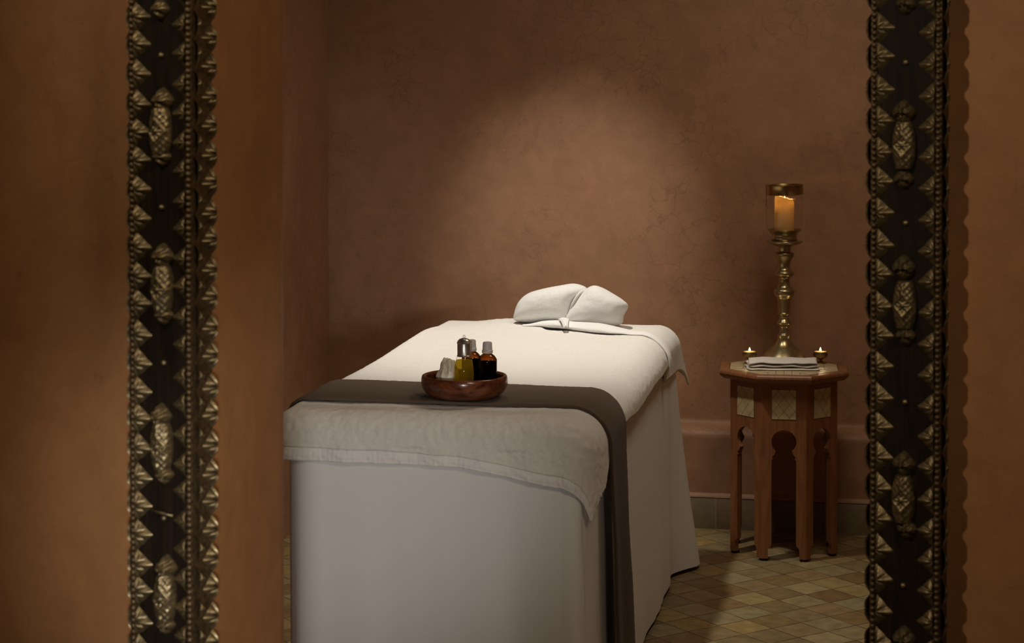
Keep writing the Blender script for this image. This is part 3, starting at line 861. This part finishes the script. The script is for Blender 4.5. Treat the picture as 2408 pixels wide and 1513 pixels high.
# bone tiles of the top: parallel rows clipped by the octagon, with thin joints
def clip(poly, a, b, c):           # keep a*x+b*y <= c
    out = []
    for i in range(len(poly)):
        p, q = poly[i], poly[(i+1) % len(poly)]
        dp, dq = a*p[0]+b*p[1]-c, a*q[0]+b*q[1]-c
        if dp <= 0: out.append(p)
        if dp*dq < 0:
            t = dp/(dp-dq); out.append((p[0]+(q[0]-p[0])*t, p[1]+(q[1]-p[1])*t))
    return out
def add_prism(V, F, poly, z0, z1, M=None):
    b0 = len(V); n = len(poly)
    P = [Vector((x, y, z0)) for x, y in poly]+[Vector((x, y, z1)) for x, y in poly]
    V += [M @ p if M else p for p in P]
    F.append(tuple(b0+i for i in range(n))[::-1]); F.append(tuple(b0+n+i for i in range(n)))
    F += [(b0+i, b0+(i+1) % n, b0+n+(i+1) % n, b0+n+i) for i in range(n)]
RI = RT-0.034
octp = [ov(RI, a) for a in ANG]
V, F = [], []
add_prism(V, F, octp, TTOP-0.0030, TTOP-0.0008)
obj('inlay_bed', V, F, JOINT, oct_, smooth=False)
V, F = [], []
apo = RI*cos(rad(22.5))
for k in range(8):                 # each of the eight wedges is tiled parallel to its edge
    a0, a1 = ANG[k], ANG[(k+1) % 8]; am = a0+rad(22.5)
    dirn = (sin(am), -cos(am)); tan_ = (cos(am), sin(am))
    for row in range(4):
        d0, d1 = apo-0.040*row, apo-0.040*(row+1)
        d1 = max(d1, 0)
        for cidx in range(-4, 4):
            p0, p1 = cidx*0.0235, (cidx+1)*0.0235
            g = 0.0007; sk_ = 0.35
            poly = [(dirn[0]*d+tan_[0]*t, dirn[1]*d+tan_[1]*t) for d, t in ((d1+g, p0+g), (d0-g, p0+g+0.0), (d0-g, p1-g), (d1+g, p1-g))]
            for aa_, s_ in ((a0, 1), (a1, -1)):
                nx, ny = (cos(aa_)*-s_, sin(aa_)*-s_)
                poly = clip(poly, nx, ny, -g) if poly else poly
            if len(poly) >= 3 and abs(sum(poly[i][0]*poly[(i+1) % len(poly)][1]-poly[(i+1) % len(poly)][0]*poly[i][1] for i in range(len(poly)))) > 2e-5:
                if sum(poly[i][0]*poly[(i+1) % len(poly)][1]-poly[(i+1) % len(poly)][0]*poly[i][1] for i in range(len(poly))) < 0: poly = poly[::-1]
                add_prism(V, F, poly, TTOP-0.001, TTOP+0.0003)
obj('bone_inlay', V, F, BONE, oct_, smooth=False)
# eight side boards with a keyhole arch, a bone tile and two feet
FWID = 2*RBd*sin(rad(22.5)); AP = RBd*cos(rad(22.5)); BT = 0.016
def board_outline():
    h2 = FWID/2; ow = 0.0365; cz, cr = 0.353, 0.0365; zt = TTOP-0.0305
    right = [(h2, zt), (h2, 0.008)]
    right += [(ow+0.0095, 0.008), (ow+0.0095, 0.036), (ow+0.006, 0.042), (ow+0.001, 0.046), (ow-0.0005, 0.056)]
    right += [(ow-0.0005, 0.300), (ow-0.004, 0.303), (ow-0.002, 0.310), (ow-0.009, 0.317), (ow-0.012, 0.326)]
    a0 = math.asin((0.326-cz)/cr)
    arc = []
    n = 22
    for k in range(n+1):
        a = a0+(PI/2-a0)*k/n; arc.append((cr*cos(a), cz+cr*sin(a)))
    right += arc[1:]
    left = [(-x, z) for x, z in right[:-1]][::-1]
    return right+left
BO = board_outline()
sp_mesh = None
for k in range(8):
    am = ANG[k]+rad(22.5)
    n = len(BO)
    V = []
    for d in (0.0, 1.0):
        for x, z in BO:
            xi = x*(1-d*BT/AP*1.0) if abs(x) > FWID/2-0.0005 else x
            V.append((xi, -AP+d*BT, z))
    F = [tuple(range(n)), tuple(range(n, 2*n))[::-1]]+[(i, n+i, n+(i+1) % n, (i+1) % n) for i in range(n)]
    bm = bmesh.new(); vv = [bm.verts.new(v) for v in V]
    for f in F: bm.faces.new([vv[i] for i in f])
    bm.normal_update()
    bmesh.ops.triangulate(bm, faces=[f for f in bm.faces if len(f.verts) > 4])
    pn = autosmooth(from_bm('side_panel', bm, CEDAR, oct_, rot=(0, 0, am)), 30)
    # inlay tile: a square of bone lozenges
    iw, z0, z1 = 0.0355, 0.421, 0.509
    V, F = [], []
    add_prism(V, F, [(-iw, z0), (iw, z0), (iw, z1), (-iw, z1)], 0, 0.0008, Matrix(((1, 0, 0, 0), (0, 0, -1, -AP), (0, 1, 0, 0), (0, 0, 0, 1))))
    bed_ = obj('inlay_joint', V, F, JOINT, pn, smooth=False)
    V, F = [], []
    M = Matrix(((1, 0, 0, 0), (0, 0, -1, -AP), (0, 1, 0, 0), (0, 0, 0, 1)))
    s = 0.0255
    for i in range(-4, 5):
        for j in range(-4, 5):
            cx, cz = (i-j)*s*0.62, (i+j)*s*0.78+(z0+z1)/2
            g = 0.965
            poly = [(cx+s*0.62*g, cz), (cx, cz+s*0.78*g), (cx-s*0.62*g, cz), (cx, cz-s*0.78*g)]
            for aa_, bb_, cc_ in ((1, 0, iw-0.0006), (-1, 0, iw-0.0006), (0, 1, z1-0.0006), (0, -1, -z0-0.0006)):
                poly = clip(poly, aa_, bb_, cc_) if poly else poly
            if len(poly) >= 3: add_prism(V, F, poly, 0.0005, 0.0014, M)
    obj('bone_tile', V, F, BONE, pn, smooth=False)
for a in ANG:
    V, F = lathe([(0.0005, 0.0), (0.0125, 0.0), (0.0125, 0.0079), (0.0005, 0.0079)], 18, False)
    x, y = ov(RBd-0.017, a)
    obj('foot_pad', V, F, RUBBER, oct_, loc=(x, y, 0), smooth=False)

# ------------------------------------------------------------------ candlestick, candle, tea lights, napkin
CYd = 6.010; CX = xpix(1845, CYd)
cs = thing('candlestick', 'tall turned brass candlestick with glass chimney on the octagonal table', 'candlestick', (CX, CYd, TTOP+0.0004))
KC = CYd/F_PX/3.026
Y_BASE = 400+ (0)  # crop rows measured from the picture
def row(y): return (1374-y)*KC                 # height above the table top
stem = [(1374, 172), (1366, 174), (1352, 166), (1330, 150), (1305, 128), (1278, 100), (1255, 74), (1232, 57), (1212, 48), (1196, 46), (1188, 50), (1180, 48), (1172, 40), (1150, 33), (1128, 30), (1115, 38), (1102, 50), (1090, 51), (1078, 42), (1062, 34), (1050, 36), (1040, 36), (1033, 46), (1027, 46), (1020, 38), (990, 42), (950, 47), (920, 52), (900, 66), (885, 73), (866, 74), (852, 64), (838, 48), (815, 39), (790, 37), (772, 44), (760, 60), (748, 69), (736, 69), (724, 60), (708, 46), (685, 43), (660, 47), (635, 58), (615, 69), (603, 71), (594, 66), (589, 50), (582, 46), (565, 47), (548, 46)]
V, F = lathe(smooth_prof([(w*KC, row(y)) for y, w in stem[:6]], 5)[:-1] + smooth_prof([(w*KC, row(y)) for y, w in stem[5:]], 4), 56)
obj('turned_stem', V, F, BRASS, cs)
V, F = lathe([(40*KC, row(549)), (70*KC, row(543)), (105*KC, row(532)), (126*KC, row(521)), (130*KC, row(514)), (126*KC, row(508)), (110*KC, row(507)), (40*KC, row(509))], 56)
obj('drip_plate', V, F, BRASS, cs)
cup = [(84, 508), (90, 506), (90, 484), (87, 478), (88, 468), (96, 456), (108, 443), (121, 431), (123, 428), (120, 428), (106, 441), (94, 455), (84, 466), (80, 480), (79, 500), (1, 500)]
V, F = lathe([(w*KC, row(y)) for w, y in cup], 56); obj('candle_cup', V, F, BRASS, cs)
V, F = lathe([(80*KC, row(470)), (114*KC, row(432)), (126*KC, row(415)), (130*KC, row(380)), (131*KC, row(180)), (129*KC, row(104))], 56, False); gl = obj('glass_chimney', V, F, GLASS, cs)
bandp = [(131.5, 180), (134, 179), (134.5, 176), (133, 173), (133, 118), (134.5, 115), (134, 111), (131, 110), (129.5, 112), (129.5, 178)]
V, F = lathe([(w*KC, row(y)) for w, y in bandp], 56, False)
F += [((len(bandp)-1)*56+k, (len(bandp)-1)*56+(k+1) % 56, (k+1) % 56, k) for k in range(56)]
bd = autosmooth(obj('rim_band', V, F, BRASS_CUP, cs), 40)
bd.rotation_euler = (0, rad(-2.0), 0); bd.location = (-row(145)*sin(rad(-2.0)), 0, 0)
# narrow buckle and hanging pin on the band
bm = bmesh.new(); box_bm(bm, -9*KC, 9*KC, -138*KC, -132*KC, row(170), row(138)); from_bm('band_catch', bm, BRASS_CUP, cs, smooth=False)
V, F = tube([(-131*KC, -20*KC, row(178)), (-132*KC, -22*KC, row(220)), (-131*KC, -20*KC, row(262))], 1.6*KC, 6); obj('hanging_pin', V, F, BRASS_DARK, cs)

# candle: open shell with a molten hollow
cn = thing('pillar_candle', 'lit ivory pillar candle inside the glass chimney of the candlestick', 'candle', (CX-0.0, CYd, TTOP+0.0004+row(500)))
RC = 69*KC; HC = row(215)-row(500); SEG = 48
V, F = [], []
def rimh(a):
    # higher wall on the left rear, low lip at the right front
    return HC + 36*KC*(0.5-0.5*cos(a-rad(-20))) * 0.9 + 3*KC*sin(3*a+1) + 2*KC*sin(7*a)
lev = 26
for i in range(lev):
    t = i/(lev-1)
    for k in range(SEG):
        a = 2*PI*k/SEG
        r = RC*(1+0.012*sin(5*a+2*t)+0.008*n3(cos(a)*3, sin(a)*3, t*6))
        if t > 0.93: r *= 1-0.08*(t-0.93)/0.07
        V.append((r*cos(a), r*sin(a), rimh(a)*t))
for i in range(12):
    t = i/11.0
    for k in range(SEG):
        a = 2*PI*k/SEG
        r = RC*(0.84-0.14*t) if i < 11 else 0.0004
        z = rimh(a)*(1)-0.001 - (rimh(a)-HC*0.80)*min(1, t*1.15)
        V.append((r*cos(a), r*sin(a), z))
NL = lev+12
for i in range(NL-1):
    for k in range(SEG): F.append((i*SEG+k, i*SEG+(k+1) % SEG, (i+1)*SEG+(k+1) % SEG, (i+1)*SEG+k))
F.append(tuple(range(SEG))[::-1])
obj('wax_body', V, F, WAX, cn)
bm = bmesh.new(); bmesh.ops.create_icosphere(bm, subdivisions=3, radius=1.0)
for v in bm.verts: v.co = Vector((v.co.x*8*KC, v.co.y*8*KC, v.co.z*17*KC))*(1+0.15*n3(v.co.x*2, v.co.y*2, v.co.z*2))
from_bm('wax_drip', bm, WAX, cn, loc=(RC+0.5*KC, -16*KC, HC-6*KC))
def flame_mesh(h, r):
    pr = [(0.0002, 0), (r*0.6, h*0.08), (r, h*0.25), (r*0.85, h*0.45), (r*0.5, h*0.7), (r*0.2, h*0.9), (0.0002, h)]
    return lathe(smooth_prof(pr, 3), 14, False)
V, F = tube([(0, 0, HC*0.80), (0.001, 0, HC*0.80+0.012)], 0.0011, 6); obj('wick', V, F, WICK, cn)
V, F = flame_mesh(0.026, 0.0048); obj('flame', V, F, FLAME, cn, loc=(0.001, 0, HC*0.80+0.009))
def flame_lamp(name, loc, e, parent):
    d = bpy.data.lights.new(name, 'POINT'); d.energy = e; d.color = (1.0, 0.70, 0.38); d.shadow_soft_size = 0.004
    o = bpy.data.objects.new(name, d); COL.objects.link(o); o.parent = parent; o.location = loc
flame_lamp('candle_light', (0.0, 0, HC*0.80+0.024), 0.58, cn)

def tealight(px, Y, hl, tl):
    x = xpix(px, Y); z = TTOP+0.0004
    hd = thing('tealight_holder', hl, 'candle holder', (x, Y, z), 0, 'tealight holders on the side table')
    V, F = lathe(smooth_prof([(0.017, 0.0), (0.0175, 0.0015), (0.012, 0.004), (0.006, 0.008), (0.0055, 0.012), (0.012, 0.016), (0.0195, 0.0205), (0.0225, 0.0285), (0.0235, 0.030), (0.0228, 0.0302), (0.0205, 0.0285), (0.0180, 0.0222), (0.0005, 0.0205)], 3), 40, False)
    obj('brass_cup', V, F, BRASS_CUP, hd)
    t = thing('tealight', tl, 'candle', (x, Y, z+0.0232), 0, 'lit tealights on the side table')
    V, F = lathe([(0.0005, 0), (0.0172, 0), (0.0185, 0.0015), (0.0190, 0.0125), (0.0194, 0.0132), (0.0187, 0.0130), (0.0180, 0.0115)], 36, False); obj('tin_cup', V, F, TIN, t)
    V, F = lathe([(0.0179, 0.0100), (0.0180, 0.0126), (0.0160, 0.0132), (0.0060, 0.0129), (0.0005, 0.0129)], 36, False); obj('wax', V, F, WAX, t)
    V, F = tube([(0, 0, 0.0115), (0.0004, 0, 0.017)], 0.0007, 6); obj('wick', V, F, WICK, t)
    V, F = flame_mesh(0.0115, 0.0032); obj('flame', V, F, FLAME, t, loc=(0, 0, 0.0145))
    flame_lamp('tealight_light', (0, 0, 0.0215), 0.11, t)
tealight(1764, 5.975, 'small footed brass tealight holder on the table, left of the candlestick', 'lit tealight in the brass holder left of the candlestick')
tealight(1931, 5.975, 'small footed brass tealight holder on the table, right of the candlestick', 'lit tealight in the brass holder right of the candlestick')

# folded napkin: four layers of one cloth
def napkin():
    V, F = [], []
    w, d = 0.218, 0.098
    for layer in range(3):
        nx, ny = 40, 16; b0 = len(V)
        ins = [0.0, 0.004, 0.006][layer]
        for side in (0, 1):
            for i in range(nx):
                for j in range(ny):
                    s, t = i/(nx-1)*2-1, j/(ny-1)*2-1
                    sx = math.copysign(abs(s)**0.9, s); 
                    x = sx*(w/2-ins) + 0.004*t*(1 if layer == 2 else -0.6) + 0.002*n3(t*2, layer)
                    y = t*(d/2-ins*0.5) + 0.003*n3(s*3, layer*2.2) + (-0.004 if layer == 0 else 0)
                    edge = math.sqrt(max(0, 1-max(abs(s), abs(t))**10))
                    z0 = 0.0025+layer*0.0075 + 0.0038*n3(s*2.5+layer*4, t*1.5, 1.0) + (0.004*layer*(0.4+0.6*(t+1)/2))
                    th = 0.0032*edge
                    z = z0 + (th if side else -th)
                    V.append((x, y, max(z, 0.0003)))
        f1 = grid_faces(nx, ny, b0); f2 = [f[::-1] for f in grid_faces(nx, ny, b0+nx*ny)]
        F += f1+[f[::-1] for f in f2][:0]+f2
    return V, F
V, F = napkin()
bm = bmesh.new(); vv = [bm.verts.new(v) for v in V]
for f in F: bm.faces.new([vv[i] for i in f])
bmesh.ops.remove_doubles(bm, verts=bm.verts, dist=1e-6)
tag(from_bm('folded_napkin', bm, LINEN, loc=(xpix(1842, 5.87), 5.872, TTOP+0.0004), rot=(0, 0, rad(-2))), 'folded white cloth lying on the octagonal table before the candlestick', 'napkin')
